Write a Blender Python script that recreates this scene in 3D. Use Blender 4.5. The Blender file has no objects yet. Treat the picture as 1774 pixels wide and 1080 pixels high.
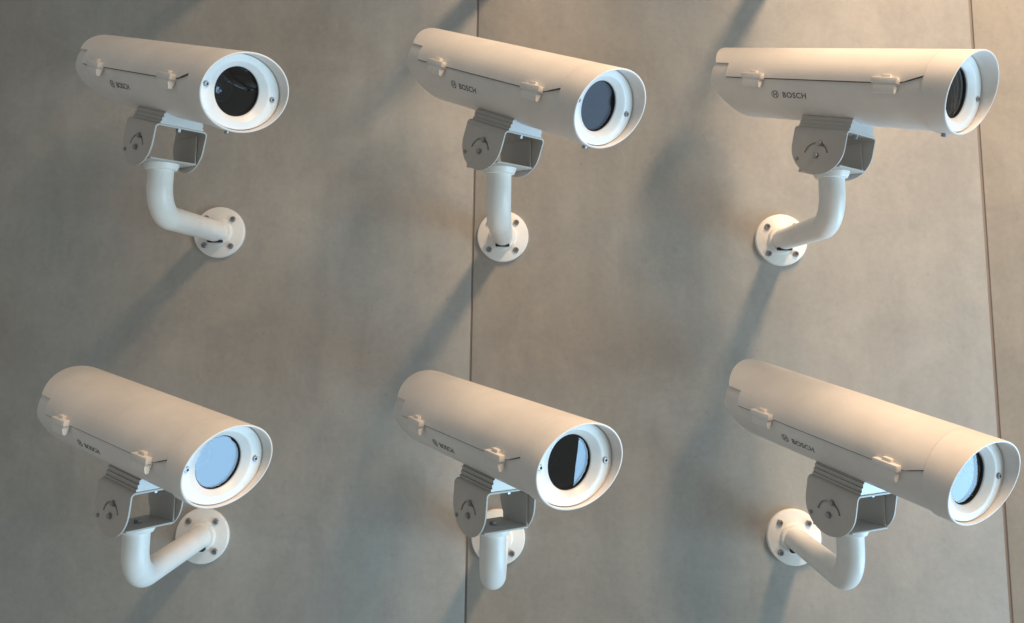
import bpy, bmesh, math, random
from mathutils import Matrix, Vector
from mathutils import noise as mnoise
random.seed(4)
R = math.radians
scene = bpy.context.scene
C = scene.collection

# ------------------------------------------------------------------ camera
cam_d = bpy.data.cameras.new("camera"); cam = bpy.data.objects.new("camera", cam_d); C.objects.link(cam)
F_PX, PP_Y, W_PX, H_PX = 1454.77, 328.9, 1774.0, 1080.0
cam_d.sensor_width = 36.0
cam_d.lens = F_PX / W_PX * 36.0
cam_d.shift_y = -(H_PX / 2 - PP_Y) / W_PX
cam_d.clip_start = 0.05; cam_d.clip_end = 60
cam.matrix_world = (Matrix.Translation((0.04715, -1.51762, -0.13444)) @ Matrix.Rotation(0.01828, 4, 'Z')
                    @ Matrix.Rotation(R(90) + 0.14415, 4, 'X') @ Matrix.Rotation(0.01401, 4, 'Z'))
scene.camera = cam
scene.render.resolution_x = 1024; scene.render.resolution_y = 623

# ------------------------------------------------------------------ light
world = bpy.data.worlds.new("World"); scene.world = world; world.use_nodes = True
bg = world.node_tree.nodes["Background"]
bg.inputs[0].default_value = (0.98, 0.99, 0.945, 1); bg.inputs[1].default_value = 0.28

def aim(o, target):
    d = Vector(target) - o.location
    o.rotation_euler = d.to_track_quat('-Z', 'Y').to_euler()

# a track of small warm spots overhead, running straight out from the wall
for k in range(7):
    sp = bpy.data.lights.new("track_spot", 'SPOT')
    sp.energy = 86 - 9.5 * k; sp.color = (1.0, 0.68, 0.42)
    sp.spot_size = R(66); sp.spot_blend = 1.0; sp.shadow_soft_size = 0.16
    so = bpy.data.objects.new("track_spot", sp); C.objects.link(so)
    so.location = (1.30, -0.75 - 0.29 * k, 2.0); aim(so, (0.60, 0, -0.08))

# daylight windows low to the right: two panes with a dark pier between them
def window(name, y0, y1, z0, z1, radiance, col):
    w = bpy.data.lights.new(name, 'AREA'); w.shape = 'RECTANGLE'
    w.size = y1 - y0; w.size_y = z1 - z0
    w.energy = radiance * math.pi * w.size * w.size_y; w.color = col
    o = bpy.data.objects.new(name, w); C.objects.link(o)
    o.location = (6.5, (y0 + y1) / 2, (z0 + z1) / 2); o.rotation_euler = (R(90), 0, R(90))
window("window_light", -1.80, 2.40, -5.2, -2.0, 10.0, (0.40, 0.68, 1.0))
window("window_light", -4.7, -2.45, -5.2, -0.7, 10.0, (0.60, 0.89, 1.0))
window("transom_light", -0.1, 1.1, -1.75, -0.9, 1.7, (0.42, 0.66, 1.0))  # unseen dim panel, added to give one lens its bluish reflection

scene.view_settings.view_transform = 'Standard'; scene.view_settings.look = 'None'
scene.view_settings.exposure = 0.0; scene.view_settings.gamma = 1.0
scene.view_settings.use_curve_mapping = False

# ------------------------------------------------------------------ materials
def nodes(name):
    m = bpy.data.materials.new(name); m.use_nodes = True
    nt = m.node_tree
    return m, nt, nt.nodes["Principled BSDF"]

def N(nt, kind, **kw):
    n = nt.nodes.new(kind)
    for k, v in kw.items():
        if k.startswith('i_'): n.inputs[k[2:]].default_value = v
        else: setattr(n, k, v)
    return n

def paint(name, col, rough=0.38, bump=0.06, var=0.07):
    m, nt, b = nodes(name)
    tc = N(nt, 'ShaderNodeTexCoord')
    n1 = N(nt, 'ShaderNodeTexNoise', i_Scale=11.0, i_Detail=6.0, i_Roughness=0.65)
    oi = N(nt, 'ShaderNodeObjectInfo'); off = N(nt, 'ShaderNodeVectorMath', operation='MULTIPLY_ADD')
    off.inputs[1].default_value = (7.3, 3.1, 5.7)
    nt.links.new(oi.outputs['Random'], off.inputs[0]); nt.links.new(tc.outputs['Object'], off.inputs[2])
    nt.links.new(off.outputs[0], n1.inputs['Vector'])
    r = N(nt, 'ShaderNodeValToRGB')
    r.color_ramp.elements[0].position = .3; r.color_ramp.elements[1].position = .7
    r.color_ramp.elements[0].color = tuple(c * (1 - var) for c in col) + (1,)
    r.color_ramp.elements[1].color = tuple(min(1, c * (1 + var)) for c in col) + (1,)
    nt.links.new(n1.outputs['Fac'], r.inputs['Fac']); nt.links.new(r.outputs['Color'], b.inputs['Base Color'])
    n2 = N(nt, 'ShaderNodeTexNoise', i_Scale=420.0, i_Detail=2.0)
    nt.links.new(tc.outputs['Object'], n2.inputs['Vector'])
    bp = N(nt, 'ShaderNodeBump', i_Strength=bump, i_Distance=0.001)
    nt.links.new(n2.outputs['Fac'], bp.inputs['Height']); nt.links.new(bp.outputs['Normal'], b.inputs['Normal'])
    mr = N(nt, 'ShaderNodeMapRange'); mr.inputs['To Min'].default_value = rough - .06; mr.inputs['To Max'].default_value = rough + .10
    nt.links.new(n1.outputs['Fac'], mr.inputs['Value']); nt.links.new(mr.outputs['Result'], b.inputs['Roughness'])
    return m

M = {}
M['white'] = paint('white_powder_coat', (0.77, 0.75, 0.725), 0.42)
M['face'] = paint('face_white', (0.80, 0.81, 0.81), 0.35, 0.03)
M['arm'] = paint('arm_white', (0.84, 0.84, 0.82), 0.36)
M['bracket'] = paint('bracket_grey_white', (0.50, 0.475, 0.44), 0.45)
M['metal'] = paint('screw_steel', (0.33, 0.33, 0.34), 0.35, 0.02)
M['metal'].node_tree.nodes["Principled BSDF"].inputs['Metallic'].default_value = 0.7
M['alu'] = paint('anodised_aluminium', (0.46, 0.45, 0.43), 0.50, 0.03)
M['alu'].node_tree.nodes["Principled BSDF"].inputs['Metallic'].default_value = 0.5
M['black'] = paint('black_rubber', (0.012, 0.012, 0.014), 0.55, 0.02)
M['gasket'] = paint('grey_lid_gasket', (0.085, 0.08, 0.075), 0.7, 0.02)  # dark grey that paints the shade of the lengthwise seam
M['ink'] = paint('dark_print', (0.10, 0.096, 0.098), 0.6, 0.0)
M['barrel'] = paint('lens_barrel_black', (0.018, 0.018, 0.02), 0.3, 0.02)

def glass_mat():
    m = bpy.data.materials.new('window_pane'); m.use_nodes = True; nt = m.node_tree
    nt.nodes.remove(nt.nodes["Principled BSDF"]); out = nt.nodes["Material Output"]
    lw = N(nt, 'ShaderNodeLayerWeight', i_Blend=0.5)
    pw = N(nt, 'ShaderNodeMath', operation='POWER'); pw.inputs[1].default_value = 5.0
    fr = N(nt, 'ShaderNodeMath', operation='MULTIPLY_ADD'); fr.inputs[1].default_value = 0.94; fr.inputs[2].default_value = 0.06
    nt.links.new(lw.outputs['Facing'], pw.inputs[0]); nt.links.new(pw.outputs[0], fr.inputs[0])
    tr = N(nt, 'ShaderNodeBsdfTransparent'); tr.inputs[0].default_value = (.80, .84, .86, 1)
    gl = N(nt, 'ShaderNodeBsdfGlossy'); gl.inputs['Roughness'].default_value = 0.0
    mx = N(nt, 'ShaderNodeMixShader')
    nt.links.new(fr.outputs[0], mx.inputs[0]); nt.links.new(tr.outputs[0], mx.inputs[1]); nt.links.new(gl.outputs[0], mx.inputs[2])
    nt.links.new(mx.outputs[0], out.inputs['Surface'])
    return m
M['glass'] = glass_mat()

def lens_mat():
    m, nt, b = nodes('lens_glass')
    b.inputs['Base Color'].default_value = (.01, .011, .016, 1); b.inputs['Roughness'].default_value = .05
    b.inputs['Coat Weight'].default_value = .8; b.inputs['Coat Tint'].default_value = (.7, .75, 1, 1)
    return m
M['lens'] = lens_mat()

def concrete():
    m, nt, b = nodes('sealed_concrete')
    tc = N(nt, 'ShaderNodeTexCoord'); L = nt.links.new
    def nz(scale, detail=6, rough=.6, dist=0.0, sc=None):
        n = N(nt, 'ShaderNodeTexNoise', i_Scale=scale, i_Detail=detail, i_Roughness=rough, i_Distortion=dist)
        if sc:
            mp = N(nt, 'ShaderNodeMapping'); mp.inputs['Scale'].default_value = sc
            L(tc.outputs['Object'], mp.inputs[0]); L(mp.outputs[0], n.inputs['Vector'])
        else: L(tc.outputs['Object'], n.inputs['Vector'])
        return n
    def ramp(n, p0, c0, p1, c1):
        r = N(nt, 'ShaderNodeValToRGB'); e = r.color_ramp.elements
        e[0].position = p0; e[0].color = c0 + (1,); e[1].position = p1; e[1].color = c1 + (1,)
        L(n.outputs['Fac'], r.inputs[0]); return r
    def mix(a, bcol, fac, mode='MULTIPLY'):
        x = N(nt, 'ShaderNodeMix', data_type='RGBA', blend_type=mode)
        if hasattr(fac, 'outputs'): L(fac.outputs[0], x.inputs[0])
        else: x.inputs[0].default_value = fac
        L(a, x.inputs[6]); L(bcol, x.inputs[7]); return x.outputs[2]
    big = ramp(nz(2.2, 8, .62, .6), .32, (.375, .368, .348), .70, (.43, .405, .375))
    mid = ramp(nz(7, 8, .70, .5), .34, (.85, .855, .865), .68, (1.07, 1.065, 1.05))
    streak = ramp(nz(5, 7, .66, .3, (2.6, 1, .45)), .36, (.90, .902, .905), .66, (1.04, 1.04, 1.035))
    fine = ramp(nz(90, 4, .7), .25, (.90, .90, .90), .75, (1.06, 1.06, 1.06))
    c = mix(big.outputs[0], mid.outputs[0], .85); c = mix(c, streak.outputs[0], .75); c = mix(c, fine.outputs[0], .8)
    # pin-hole pores
    vp = N(nt, 'ShaderNodeTexVoronoi', i_Scale=48.0); L(tc.outputs['Object'], vp.inputs['Vector'])
    sp_ = N(nt, 'ShaderNodeSeparateColor'); L(vp.outputs['Color'], sp_.inputs[0])
    tp = N(nt, 'ShaderNodeMapRange'); tp.inputs['From Min'].default_value = .72; tp.inputs['From Max'].default_value = 1.0
    tp.inputs['To Min'].default_value = 0.0; tp.inputs['To Max'].default_value = .12; L(sp_.outputs[1], tp.inputs['Value'])
    lp = N(nt, 'ShaderNodeMath', operation='LESS_THAN'); L(vp.outputs['Distance'], lp.inputs[0]); L(tp.outputs[0], lp.inputs[1])
    fp_ = N(nt, 'ShaderNodeMath', operation='MULTIPLY'); fp_.inputs[1].default_value = .16; L(lp.outputs[0], fp_.inputs[0])
    dark = N(nt, 'ShaderNodeRGB'); dark.outputs[0].default_value = (.17, .165, .155, 1)
    c = mix(c, dark.outputs[0], fp_, 'MIX')
    # small pale flecks and a few rubbed spots
    vo = N(nt, 'ShaderNodeTexVoronoi', i_Scale=13.0); vo.feature = 'F1'; L(tc.outputs['Object'], vo.inputs['Vector'])
    jit = nz(75, 4, .8)
    ad = N(nt, 'ShaderNodeMath', operation='MULTIPLY_ADD'); L(jit.outputs['Fac'], ad.inputs[0]); ad.inputs[1].default_value = .24; L(vo.outputs['Distance'], ad.inputs[2])
    sel = N(nt, 'ShaderNodeSeparateColor'); L(vo.outputs['Color'], sel.inputs[0])
    thr = N(nt, 'ShaderNodeMath', operation='MULTIPLY'); thr.inputs[1].default_value = .175; L(sel.outputs[0], thr.inputs[0])
    lt = N(nt, 'ShaderNodeMath', operation='LESS_THAN'); L(ad.outputs[0], lt.inputs[0]); L(thr.outputs[0], lt.inputs[1])
    fk = N(nt, 'ShaderNodeMath', operation='MULTIPLY'); fk.inputs[1].default_value = .22; L(lt.outputs[0], fk.inputs[0])
    pale = N(nt, 'ShaderNodeRGB'); pale.outputs[0].default_value = (.60, .585, .56, 1)
    c = mix(c, pale.outputs[0], fk, 'MIX')
    L(c, b.inputs['Base Color'])
    rr = N(nt, 'ShaderNodeMapRange'); rr.inputs['To Min'].default_value = .42; rr.inputs['To Max'].default_value = .68
    L(nz(6, 6).outputs['Fac'], rr.inputs['Value']); L(rr.outputs[0], b.inputs['Roughness'])
    b.inputs['Specular IOR Level'].default_value = .35
    h = nz(30, 8, .62)
    b1 = N(nt, 'ShaderNodeBump', i_Strength=.22, i_Distance=.0025); L(h.outputs['Fac'], b1.inputs['Height'])
    b2 = N(nt, 'ShaderNodeBump', i_Strength=.25, i_Distance=.012); L(nz(3.0, 3).outputs['Fac'], b2.inputs['Height']); L(b1.outputs[0], b2.inputs['Normal'])
    L(b2.outputs[0], b.inputs['Normal'])
    return m
M['concrete'] = concrete()
M['joint'] = paint('joint_filler', (0.27, 0.25, 0.245), 0.8, 0.2)

# ------------------------------------------------------------------ mesh helpers
def finish(name, bm, mat, angle=35):
    bmesh.ops.recalc_face_normals(bm, faces=bm.faces)
    me = bpy.data.meshes.new(name); bm.to_mesh(me); bm.free()
    me.materials.append(M[mat])
    for p in me.polygons: p.use_smooth = True
    me.set_sharp_from_angle(angle=R(angle))
    return me

def loft(bm, rings, closed=True, cap0=False, cap1=False):
    vs = [[bm.verts.new(p) for p in r] for r in rings]
    n = len(rings[0])
    for a, b in zip(vs, vs[1:]):
        for i in range(n if closed else n - 1):
            j = (i + 1) % n
            bm.faces.new((a[i], a[j], b[j], b[i]))
    if cap0: bm.faces.new(vs[0])
    if cap1: bm.faces.new(vs[-1])
    return vs

def box(bm, x0, x1, y0, y1, z0, z1, bev=0.0, seg=2):
    r = bmesh.ops.create_cube(bm, size=1.0, matrix=Matrix.Translation(((x0+x1)/2, (y0+y1)/2, (z0+z1)/2)) @ Matrix.Diagonal((x1-x0, y1-y0, z1-z0, 1)))
    if bev:
        es = list({e for v in r['verts'] for e in v.link_edges})
        bmesh.ops.bevel(bm, geom=es, offset=bev, segments=seg, profile=.5, affect='EDGES')

def lathe(bm, prof, axis='Y', n=40, cap0=True, cap1=True, center=(0, 0, 0)):
    """prof: list of (radius, position along axis)"""
    rings = []
    for r, t in prof:
        ring = []
        for k in range(n):
            a = 2 * math.pi * k / n
            u, v = r * math.cos(a), r * math.sin(a)
            p = {'Y': (u, t, v), 'X': (t, u, v), 'Z': (u, v, t)}[axis]
            ring.append((p[0] + center[0], p[1] + center[1], p[2] + center[2]))
        rings.append(ring)
    loft(bm, rings, True, cap0, cap1)

def ell(rw, rh, yf, n=96):
    out = []
    for k in range(n):
        a = 2 * math.pi * k / n
        x, z = rw * math.cos(a), rh * math.sin(a)
        out.append((x, yf(z, a) if callable(yf) else yf, z))
    return out

# ------------------------------------------------------------------ dimensions (metres)
L_ARM, S_ARM, H_ARM, H_AX = 0.26331, 0.01017, 0.07754, 0.12957
PIV = 0.02
RW, RH = 0.0699, 0.0572
LF, SLANT = 0.1851, 0.204
Y_SEAM = -0.150
R_WIN = 0.0354
AX = H_AX - PIV          # body axis above the pivot

# ------------------------------------------------------------------ wall
PANEL_X = [(-1.895, -0.9745), (-0.9695, -0.0517), (-0.0483, 0.8688), (0.8742, 1.20)]
wall = bpy.data.objects.new('wall', None); C.objects.link(wall); wall['kind'] = 'structure'
for k, (xa, xb) in enumerate(PANEL_X):
    bm = bmesh.new(); box(bm, xa, xb, 0.0, 0.08, -1.6, 2.4, 0.0016, 2)
    o = bpy.data.objects.new('concrete_panel', finish('concrete_panel', bm, 'concrete')); C.objects.link(o); o.parent = wall
bm = bmesh.new(); box(bm, -1.89, 1.195, 0.0025, 0.075, -1.595, 2.395)
o = bpy.data.objects.new('joint_backing', finish('joint_backing', bm, 'joint')); C.objects.link(o); o.parent = wall

# ------------------------------------------------------------------ part meshes (shared by all cameras)
ME = {}
# -- wall flange
bm = bmesh.new()
lathe(bm, [(.0462, 0), (.0462, -.0055), (.0456, -.0070), (.0444, -.0078), (.0262, -.0080), (.0250, -.0088), (.0238, -.0125), (.0234, -.0150), (.0222, -.0158), (.0185, -.0158)], 'Y', 64)
ME['wall_flange'] = finish('wall_flange', bm, 'arm')
bm = bmesh.new()
lathe(bm, [(.0052, 0), (.0052, -.0030), (.0045, -.0038), (.0027, -.0038), (.0025, -.0014)], 'Y', 16, False, True)
ME['flange_screw'] = finish('screw', bm, 'metal')
# -- arm: pipe swept out of the wall and up
def arm_path():
    E = Vector((0, -L_ARM, S_ARM * L_ARM)); T = E + Vector((0, 0, H_ARM))
    d1 = (E - Vector((0, 0, 0))).normalized(); rb = 0.046
    pts = [Vector((0, 0, 0)), Vector((0, 0, 0)) + d1 * (E.length - rb)]
    P0 = E - d1 * rb; P2 = E + Vector((0, 0, rb))
    n0 = Vector((0, 0, 1)); cen = P0 + (P2 - E)
    for k in range(1, 17):
        a = k / 17 * math.pi / 2
        pts.append(cen + (P0 - cen) * math.cos(a) + (P2 - cen) * math.sin(a))
    pts += [P2, T]
    return pts
bm = bmesh.new(); pts = arm_path(); rings = []
for k, p in enumerate(pts):
    t = (pts[min(k + 1, len(pts) - 1)] - pts[max(k - 1, 0)]).normalized()
    ux = Vector((1, 0, 0)); uy = t.cross(ux)
    rr = .0188
    rings.append([p + ux * rr * math.cos(a) + uy * rr * math.sin(a) for a in [2 * math.pi * q / 40 for q in range(40)]])
loft(bm, rings, True, True, True)
ME['pipe_arm'] = finish('pipe_arm', bm, 'arm', 50)
# drain slot cut under the pipe by the flange
bm = bmesh.new(); box(bm, -.0125, .0125, -.0290, -.0170, -.0200, -.0150, .0012, 2)
ME['drain_slot'] = finish('drain_slot', bm, 'black')
# -- swivel base (does not tilt): plate on the pipe, collar, two upright tabs
bm = bmesh.new()
box(bm, -.0375, .0375, -.034, .033, 0.0, .0030, .0012, 2)
for s in (-1, 1): box(bm, s * .0384 - .0012, s * .0384 + .0012, -.030, .030, .0020, .0465, .0008, 1)
ME['swivel_base'] = finish('swivel_base', bm, 'bracket')
bm = bmesh.new()
lathe(bm, [(.0190, -.010), (.0230, -.009), (.0255, -.004), (.0262, -.0002)], 'Z', 40)
ME['swivel_collar'] = finish('collar', bm, 'arm')
bm = bmesh.new()
lathe(bm, [(.0058, .0028), (.0058, .0072), (.0050, .0082)], 'Z', 6)
ME['swivel_nut'] = finish('nut', bm, 'metal')
# -- tilting yoke: cheeks with curved slots, top plate with shoulders
def cheek_mesh(side):
    bm = bmesh.new()
    out = [(-.0425, .034), (-.0425, .014)]
    for k in range(1, 24):
        a = math.pi + math.pi * k / 24
        out.append((.0425 * math.cos(a), .014 + .042 * math.sin(a)))
    out += [(.0425, .014), (.0425, .034)]
    def slot(a0, a1, r, w):
        p = []
        n = 12
        for k in range(n + 1):
            a = R(a0 + (a1 - a0) * k / n); p.append(((r + w) * math.cos(a), (r + w) * math.sin(a)))
        for k in range(n + 1):
            a = R(a1 + (a0 - a1) * k / n); p.append(((r - w) * math.cos(a), (r - w) * math.sin(a)))
        return p
    loops = [out, slot(8, 78, .0185, .0018), slot(100, 162, .0185, .0018)]
    es = []
    for lp in loops:
        vs = [bm.verts.new((0, y, z)) for y, z in lp]
        for a, b in zip(vs, vs[1:] + vs[:1]): es.append(bm.edges.new((a, b)))
    bmesh.ops.triangle_fill(bm, use_beauty=True, use_dissolve=False, edges=es)
    # drop any triangle lying inside a slot
    def inside(pt, poly):
        c = False; n = len(poly)
        for i in range(n):
            (x1, y1), (x2, y2) = poly[i], poly[(i + 1) % n]
            if (y1 > pt[1]) != (y2 > pt[1]) and pt[0] < (x2 - x1) * (pt[1] - y1) / (y2 - y1) + x1: c = not c
        return c
    bad = [f for f in bm.faces if any(inside((f.calc_center_median().y, f.calc_center_median().z), l) for l in loops[1:])]
    if bad: bmesh.ops.delete(bm, geom=bad, context='FACES_ONLY')
    bmesh.ops.recalc_face_normals(bm, faces=bm.faces)
    r = bmesh.ops.extrude_face_region(bm, geom=bm.faces[:])
    for g in r['geom']:
        if isinstance(g, bmesh.types.BMVert): g.co.x += .0024
    for v in bm.verts: v.co.x += (.0400 if side > 0 else -.0424)
    return finish('cheek', bm, 'bracket')
ME['cheek_l'] = cheek_mesh(-1); ME['cheek_r'] = cheek_mesh(1)
bm = bmesh.new()
prof = [(-.0424, .0338), (-.0424, .0372), (-.0405, .0402), (-.0372, .0420), (.0372, .0420), (.0405, .0402), (.0424, .0372), (.0424, .0338),
        (.0400, .0338), (.0400, .0365), (.0385, .0386), (.0362, .0396), (-.0362, .0396), (-.0385, .0386), (-.0400, .0365), (-.0400, .0338)]
loft(bm, [[(x, y, z) for x, z in prof] for y in (-.0425, .0425)], True, True, True)
ME['top_plate'] = finish('top_plate', bm, 'bracket')
# ridged rail between yoke and housing
bm = bmesh.new()
zt = AX - RH + .008; zb = .0422
half = []
steps = 3
for k in range(steps):
    f0 = k / steps; f1 = (k + 1) / steps
    za = zb + (zt - zb) * f0; zc = zb + (zt - zb) * f1
    xa = .0350 - .0045 * f0
    half += [(xa, za), (xa, za + (zc - za) * .62), (xa - .0020, za + (zc - za) * .66), (xa - .0020, zc - .0001)]
prof = half + [(-x, z) for x, z in reversed(half)]
loft(bm, [[(x, y, z) for x, z in prof] for y in (-.041, .041)], True, True, True)
ME['rail'] = finish('mounting_rail', bm, 'alu')
bm = bmesh.new(); lathe(bm, [(.0040, .0400), (.0040, .0345), (.0034, .0338)], 'Z', 6, center=(0, -.032, 0))
ME['rail_bolt'] = finish('bolt', bm, 'metal')
def side_bolt(side, y, z, r, h):
    bm = bmesh.new(); x = .0424 * side
    lathe(bm, [(r * 1.35, x - .0005 * side), (r * 1.35, x + .0008 * side), (r, x + .0009 * side), (r, x + h * side), (r * .85, x + (h + .0006) * side)], 'X', 6 if r > .003 else 12, center=(0, y, z))
    return finish('bolt', bm, 'metal')
for nm, s in (('l', -1), ('r', 1)):
    ME['pivot_bolt_' + nm] = side_bolt(s, 0, 0, .0038, .0035)
    ME['lock_bolt_' + nm] = side_bolt(s, .0185 * math.cos(R(100)), .0185 * math.sin(R(100)), .0036, .0035)
    ME['rivet_' + nm] = side_bolt(s, .030, -.0075, .0022, .002)

# -- housing (lower half of the body, closed at the rear, chamfered under the tail)
def y_tail(z, a):
    t = min(1, max(0, (-z - .014) / (RH - .014)))
    return .198 - .038 * t
bm = bmesh.new()
k0 = .955
loft(bm, [ell(RW * k0, RH * k0, -.1475), ell(RW * k0, RH * k0, -.05), ell(RW * k0, RH * k0, .06),
          ell(RW * k0, RH * k0, lambda z, a: y_tail(z, a) - .004), ell(RW * k0 * .985, RH * k0 * .985, lambda z, a: y_tail(z, a) - .0012),
          ell(RW * k0 * .955, RH * k0 * .955, y_tail), ell(RW * .5, RH * .5, lambda z, a: y_tail(z * 1.9, a) + .001)], True, False, True)
ME['housing'] = finish('housing', bm, 'white', 30)
# tail plate with two cable glands, on the rear
bm = bmesh.new()
for sx in (-.022, .022):
    lathe(bm, [(.0085, .192), (.0085, .199), (.0065, .200), (.0065, .208), (.0030, .209)], 'Y', 16, center=(sx, 0, .004))
ME['cable_gland'] = finish('cable_gland', bm, 'metal')

# -- sunshield over the top half
def edge_angle(y):
    if y > -.118: return -.035
    t = min(1, (-.118 - y) / .030); return -.035 + .20 * t
bm = bmesh.new()
cols = []
NA = 56
ys_n = 26
def shield_pt(a_frac, y):
    e = edge_angle(y); a = e + (math.pi - 2 * e) * a_frac
    return (-RW * math.cos(a), y, RH * math.sin(a))
fr = [k / NA for k in range(NA + 1)]
STEP = .125                                       # fraction of arc where the rear notch ends
fr = sorted(set(fr + [STEP, 1 - STEP, STEP + .004, 1 - STEP - .004]))
grid = []
for f in fr:
    a = math.pi * f; s = math.sin(a)
    rear = .166 if min(f, 1 - f) <= STEP + 1e-6 else .192 + .024 * (s - .38) / .62
    front = -.1485
    grid.append([bm.verts.new(shield_pt(f, front + (rear - front) * (k / ys_n))) for k in range(ys_n + 1)])
for a, b in zip(grid, grid[1:]):
    for k in range(ys_n): bm.faces.new((a[k], a[k + 1], b[k + 1], b[k]))
bmesh.ops.recalc_face_normals(bm, faces=bm.faces)
if sum((f.normal.z for f in bm.faces)) < 0: bmesh.ops.reverse_faces(bm, faces=bm.faces)
inner = {}
bverts = list(bm.verts); bfaces = list(bm.faces)
bedges = [e for e in bm.edges if len(e.link_faces) == 1]
for v in bverts: inner[v] = bm.verts.new((v.co.x * .976, v.co.y, v.co.z * .976))
for f in bfaces: bm.faces.new([inner[v] for v in reversed(f.verts)])
for e in bedges:
    a, b = e.verts; bm.faces.new((a, b, inner[b], inner[a]))
ME['sunshield'] = finish('sunshield', bm, 'white', 40)
# -- dark strip under the sunshield edge, standing in for the seam's shade
bm = bmesh.new()
for sgn in (-1, 1):
    rings = []
    for k in range(20):
        y = -.146 + k / 19 * (.164 + .146); e = edge_angle(y)
        ring = []
        for da, kk in ((-.002, .950), (-.002, .991), (-.019, .989), (-.019, .950)):
            ring.append((sgn * RW * kk * math.cos(e + da), y, RH * kk * math.sin(e + da)))
        rings.append(ring)
    loft(bm, rings, True, True, True)
ME['lid_gasket'] = finish('lid_gasket', bm, 'gasket')
# -- latch on the side the photo shows
def latch():
    bm = bmesh.new(); x = -RW
    box(bm, x - .0088, x + .004, -.0185, .0180, -.0020, .0065, .0012, 2)     # top bar
    box(bm, x - .0050, x + .004, -.0065, .0065, .0055, .0110, .0012, 2)      # knob
    return finish('latch', bm, 'white')
ME['latch'] = latch()
bm = bmesh.new(); x = -RW
vs = []
prof = [(-.0070, -.0016), (-.0082, -.0070), (-.0060, -.0140), (-.0035, -.0150), (-.0010, -.0140), (.003, -.0016)]
loft(bm, [[(x + px, y, z) for px, z in prof] for y in (-.0160, -.0150, .0120, .0135)], True, True, True)
ME['latch_tongue'] = finish('latch_tongue', bm, 'white')
# -- hood
bm = bmesh.new()
th = .0030
def rimy(off): return lambda z, a: -LF - SLANT * z + off
loft(bm, [ell(RW - .003, RH - .003, -.1488), ell(RW, RH, -.1488), ell(RW, RH, -.158), ell(RW, RH, rimy(.0014)), ell(RW - .0004, RH - .0004, rimy(.0004)), ell(RW - .0012, RH - .0012, rimy(0)),
          ell(RW - th + .0008, RH - th + .0008, rimy(.0001)), ell(RW - th, RH - th, rimy(.0012)), ell(RW - th, RH - th, -.1600), ell(RW - th, RH - th, -.1500)], True, False, False)
ME['hood'] = finish('hood', bm, 'white', 40)
bm = bmesh.new(); lathe(bm, [(.0038, -RH + .002), (.0038, -RH - .0035), (.0030, -RH - .0045)], 'Z', 12, center=(0, -.158, 0))
ME['hood_screw'] = finish('screw', bm, 'metal')
# -- face plate: elliptical rim, raised bezel, cone to the round window
YF = -.1695
bm = bmesh.new()
def er(f, y):   # blend from the outer ellipse (f=0) to the window circle (f=1)
    rw = (RW - th - .0006) * (1 - f) + R_WIN * f; rh = (RH - th - .0006) * (1 - f) + R_WIN * f
    return ell(rw, rh, y)
loft(bm, [er(0, -.1505), er(0, YF + .0022), er(.03, YF + .0006), er(.07, YF), er(.52, YF - .0004), er(.60, YF - .0002), er(.66, YF + .0008), er(.95, YF + .0058), er(.985, YF + .0066), er(1, YF + .0078), er(1, YF + .0100)])
ME['face_plate'] = finish('face_plate', bm, 'face', 30)
bm = bmesh.new()
lathe(bm, [(R_WIN - .0001, YF + .0080), (R_WIN - .0010, YF + .0084), (R_WIN - .0014, YF + .0200), (R_WIN - .0014, -.06), (.006, -.0595)], 'Y', 72, False, True)
ME['gasket_tube'] = finish('gasket_tube', bm, 'black')
bm = bmesh.new()
lathe(bm, [(R_WIN - .0016, YF + .0128), (R_WIN - .0016, YF + .0102)], 'Y', 72, True, True)
ME['window_pane'] = finish('window_pane', bm, 'glass')
bm = bmesh.new()
lathe(bm, [(.0200, -.065), (.0200, -.118), (.0192, -.1205), (.0170, -.1210), (.0160, -.1185), (.0150, -.1170)], 'Y', 48, False, False)
ME['lens_barrel'] = finish('lens_barrel', bm, 'barrel')
bm = bmesh.new()
lathe(bm, [(.0152, -.1168), (.0130, -.1186), (.0095, -.1202), (.0050, -.1212), (.0004, -.1216)], 'Y', 48, False, True)
ME['lens'] = finish('lens', bm, 'lens', 60)
bm = bmesh.new()
lathe(bm, [(.0040, YF + .002), (.0040, YF - .0022), (.0034, YF - .0028), (.0021, YF - .0028), (.0019, YF - .0004)], 'Y', 14, False, True)
ME['face_screw'] = finish('screw', bm, 'metal')

# -- lettering and emblem printed on the housing side
def wrap(me, y0, a0):
    for v in me.vertices:
        tx, ty = v.co.x, v.co.y
        a = a0 + ty / (RH * 1.0)
        v.co = (-(RW * k0 + .00035) * math.cos(a), y0 - tx, (RH * k0 + .00035) * math.sin(a))
def text_mesh(body, size):
    cu = bpy.data.curves.new('txt', 'FONT'); cu.body = body; cu.size = size; cu.offset = size * .012; cu.resolution_u = 3; cu.space_character = 1.06
    ob = bpy.data.objects.new('txt', cu); C.objects.link(ob)
    dg = bpy.context.evaluated_depsgraph_get(); dg.update()
    me = bpy.data.meshes.new_from_object(ob.evaluated_get(dg))
    bpy.data.objects.remove(ob)
    return me
tm = text_mesh('BOSCH', .0124)
w0 = max(v.co.x for v in tm.vertices); sc = .0400 / w0
for v in tm.vertices: v.co.x *= sc; v.co.y -= .0044
wrap(tm, .0630, -.47); tm.name = 'lettering'; tm.materials.clear(); tm.materials.append(M['ink']); ME['lettering'] = tm
bm = bmesh.new()
def flat_ring(r0, r1, n=32):
    a = [bm.verts.new((r0 * math.cos(2*math.pi*k/n), r0 * math.sin(2*math.pi*k/n), 0)) for k in range(n)]
    b = [bm.verts.new((r1 * math.cos(2*math.pi*k/n), r1 * math.sin(2*math.pi*k/n), 0)) for k in range(n)]
    for k in range(n): bm.faces.new((a[k], a[(k+1) % n], b[(k+1) % n], b[k]))
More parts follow.
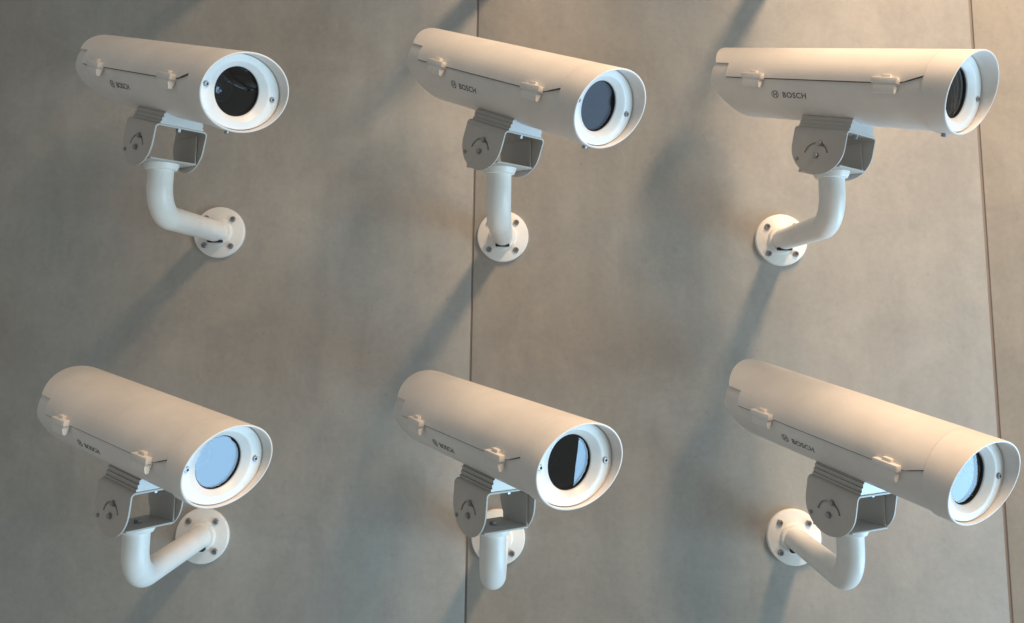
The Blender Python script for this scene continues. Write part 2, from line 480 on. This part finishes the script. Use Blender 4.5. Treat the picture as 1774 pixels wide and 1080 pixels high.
def flat_rect(x0, x1, y0, y1):
    bm.faces.new([bm.verts.new(p) for p in ((x0, y0, 0), (x1, y0, 0), (x1, y1, 0), (x0, y1, 0))])
flat_ring(.0052, .0061)
flat_rect(-.0030, -.0020, -.0045, .0045); flat_rect(.0020, .0030, -.0045, .0045); flat_rect(-.0019, .0019, -.0007, .0007)
em = bpy.data.meshes.new('emblem'); bm.to_mesh(em); bm.free(); em.materials.append(M['ink']); wrap(em, .0755, -.47); ME['emblem'] = em

# ------------------------------------------------------------------ assemble the six cameras
def put(name, key, parent, mat=None):
    o = bpy.data.objects.new(name, ME[key]); C.objects.link(o); o.parent = parent
    if mat is not None: o.matrix_local = mat
    return o

def security_camera(x, z, pan, tilt, label, roll=0.0):
    root = bpy.data.objects.new('security_camera', None); C.objects.link(root)
    root.empty_display_size = .05
    root.location = (x, 0, z)
    root['label'] = label; root['category'] = 'security camera'; root['group'] = 'security cameras in rows on the wall'
    T = Matrix.Translation
    # mount
    fl = put('wall_flange', 'wall_flange', root)
    for k in range(4):
        a = R(45 + 90 * k + random.uniform(-2, 2))
        put('screw', 'flange_screw', fl, T((.0345 * math.cos(a), -.0075, .0345 * math.sin(a))))
    arm = put('pipe_arm', 'pipe_arm', root)
    put('drain_slot', 'drain_slot', arm)
    top = Vector((0, -L_ARM, S_ARM * L_ARM + H_ARM))
    m_sw = T(top) @ Matrix.Rotation(pan, 4, 'Z')
    sw = put('swivel_base', 'swivel_base', root, m_sw)
    put('collar', 'swivel_collar', sw); put('nut', 'swivel_nut', sw)
    m_yk = T(top + Vector((0, 0, PIV))) @ Matrix.Rotation(pan, 4, 'Z') @ Matrix.Rotation(tilt, 4, 'X')
    yk = put('tilt_bracket', 'top_plate', root, m_yk)
    put('cheek', 'cheek_l', yk); put('cheek', 'cheek_r', yk)
    put('mounting_rail', 'rail', yk); put('bolt', 'rail_bolt', yk)
    for s in ('l', 'r'):
        put('bolt', 'pivot_bolt_' + s, yk); put('bolt', 'lock_bolt_' + s, yk); put('bolt', 'rivet_' + s, yk)
    # body
    m_b = m_yk @ T((0, 0, AX)) @ Matrix.Rotation(roll, 4, 'Y')
    hs = put('housing', 'housing', root, m_b)
    put('emblem', 'emblem', hs); put('lettering', 'lettering', hs); put('cable_gland', 'cable_gland', hs)
    sh = put('sunshield', 'sunshield', root, m_b)
    put('lid_gasket', 'lid_gasket', sh)
    for y in (-.0998, .1115):
        lt = put('latch', 'latch', root, m_b @ T((0, y + random.uniform(-.0012, .0012), -.0025)) @ Matrix.Rotation(random.uniform(-.03, .03), 4, 'X'))
        put('latch_tongue', 'latch_tongue', lt)
    hd = put('hood', 'hood', root, m_b); put('screw', 'hood_screw', hd)
    fp = put('face_plate', 'face_plate', root, m_b)
    for s in (-1, 1): put('screw', 'face_screw', fp, T((s * .0535, 0, 0)))
    put('gasket_tube', 'gasket_tube', fp)
    lb = put('lens_barrel', 'lens_barrel', root, m_b); put('lens', 'lens', lb)
    wp = put('window_pane', 'window_pane', root, m_b)
    return root

SX, SZ = 0.50906, 0.51777
SPEC = [
    (-SX - .00251, .00068, 0.93555, 0.24879, 'white security camera in the shaded top left corner of the wall, dark lens facing out'),
    (.00422, -.00006, 0.82440, 0.35741, 'white security camera mid upper row, arm beside the left panel joint, dark blue lens'),
    (SX - .00481, -.00063, 0.72298, 0.23665, 'white security camera at top right seen almost side on, brightly lit, dark lens'),
    (-SX + .0015, -SZ - .00755, 0.982, 0.140, 'white security camera at lower left with pale blue reflection filling its lens'),
    (.00399, -SZ - .00080, 0.63214, 0.09297, 'white security camera mid lower row, blue crescent reflection at edge of its lens'),
    (SX + .00070, -SZ + .00835, 0.53756, 0.18432, 'white security camera at lower right before the right panel joint, blue lens reflection'),
]
for s in SPEC: security_camera(*s)
# the next row up, just above the picture: its shadows fall into view along the top edge
for (x, z, p, t, l), extra in zip(SPEC[:3], ('left', 'middle', 'right')):
    security_camera(x, z + SZ, p, t, 'white security camera of the highest row, %s one, above the picture edge' % extra)
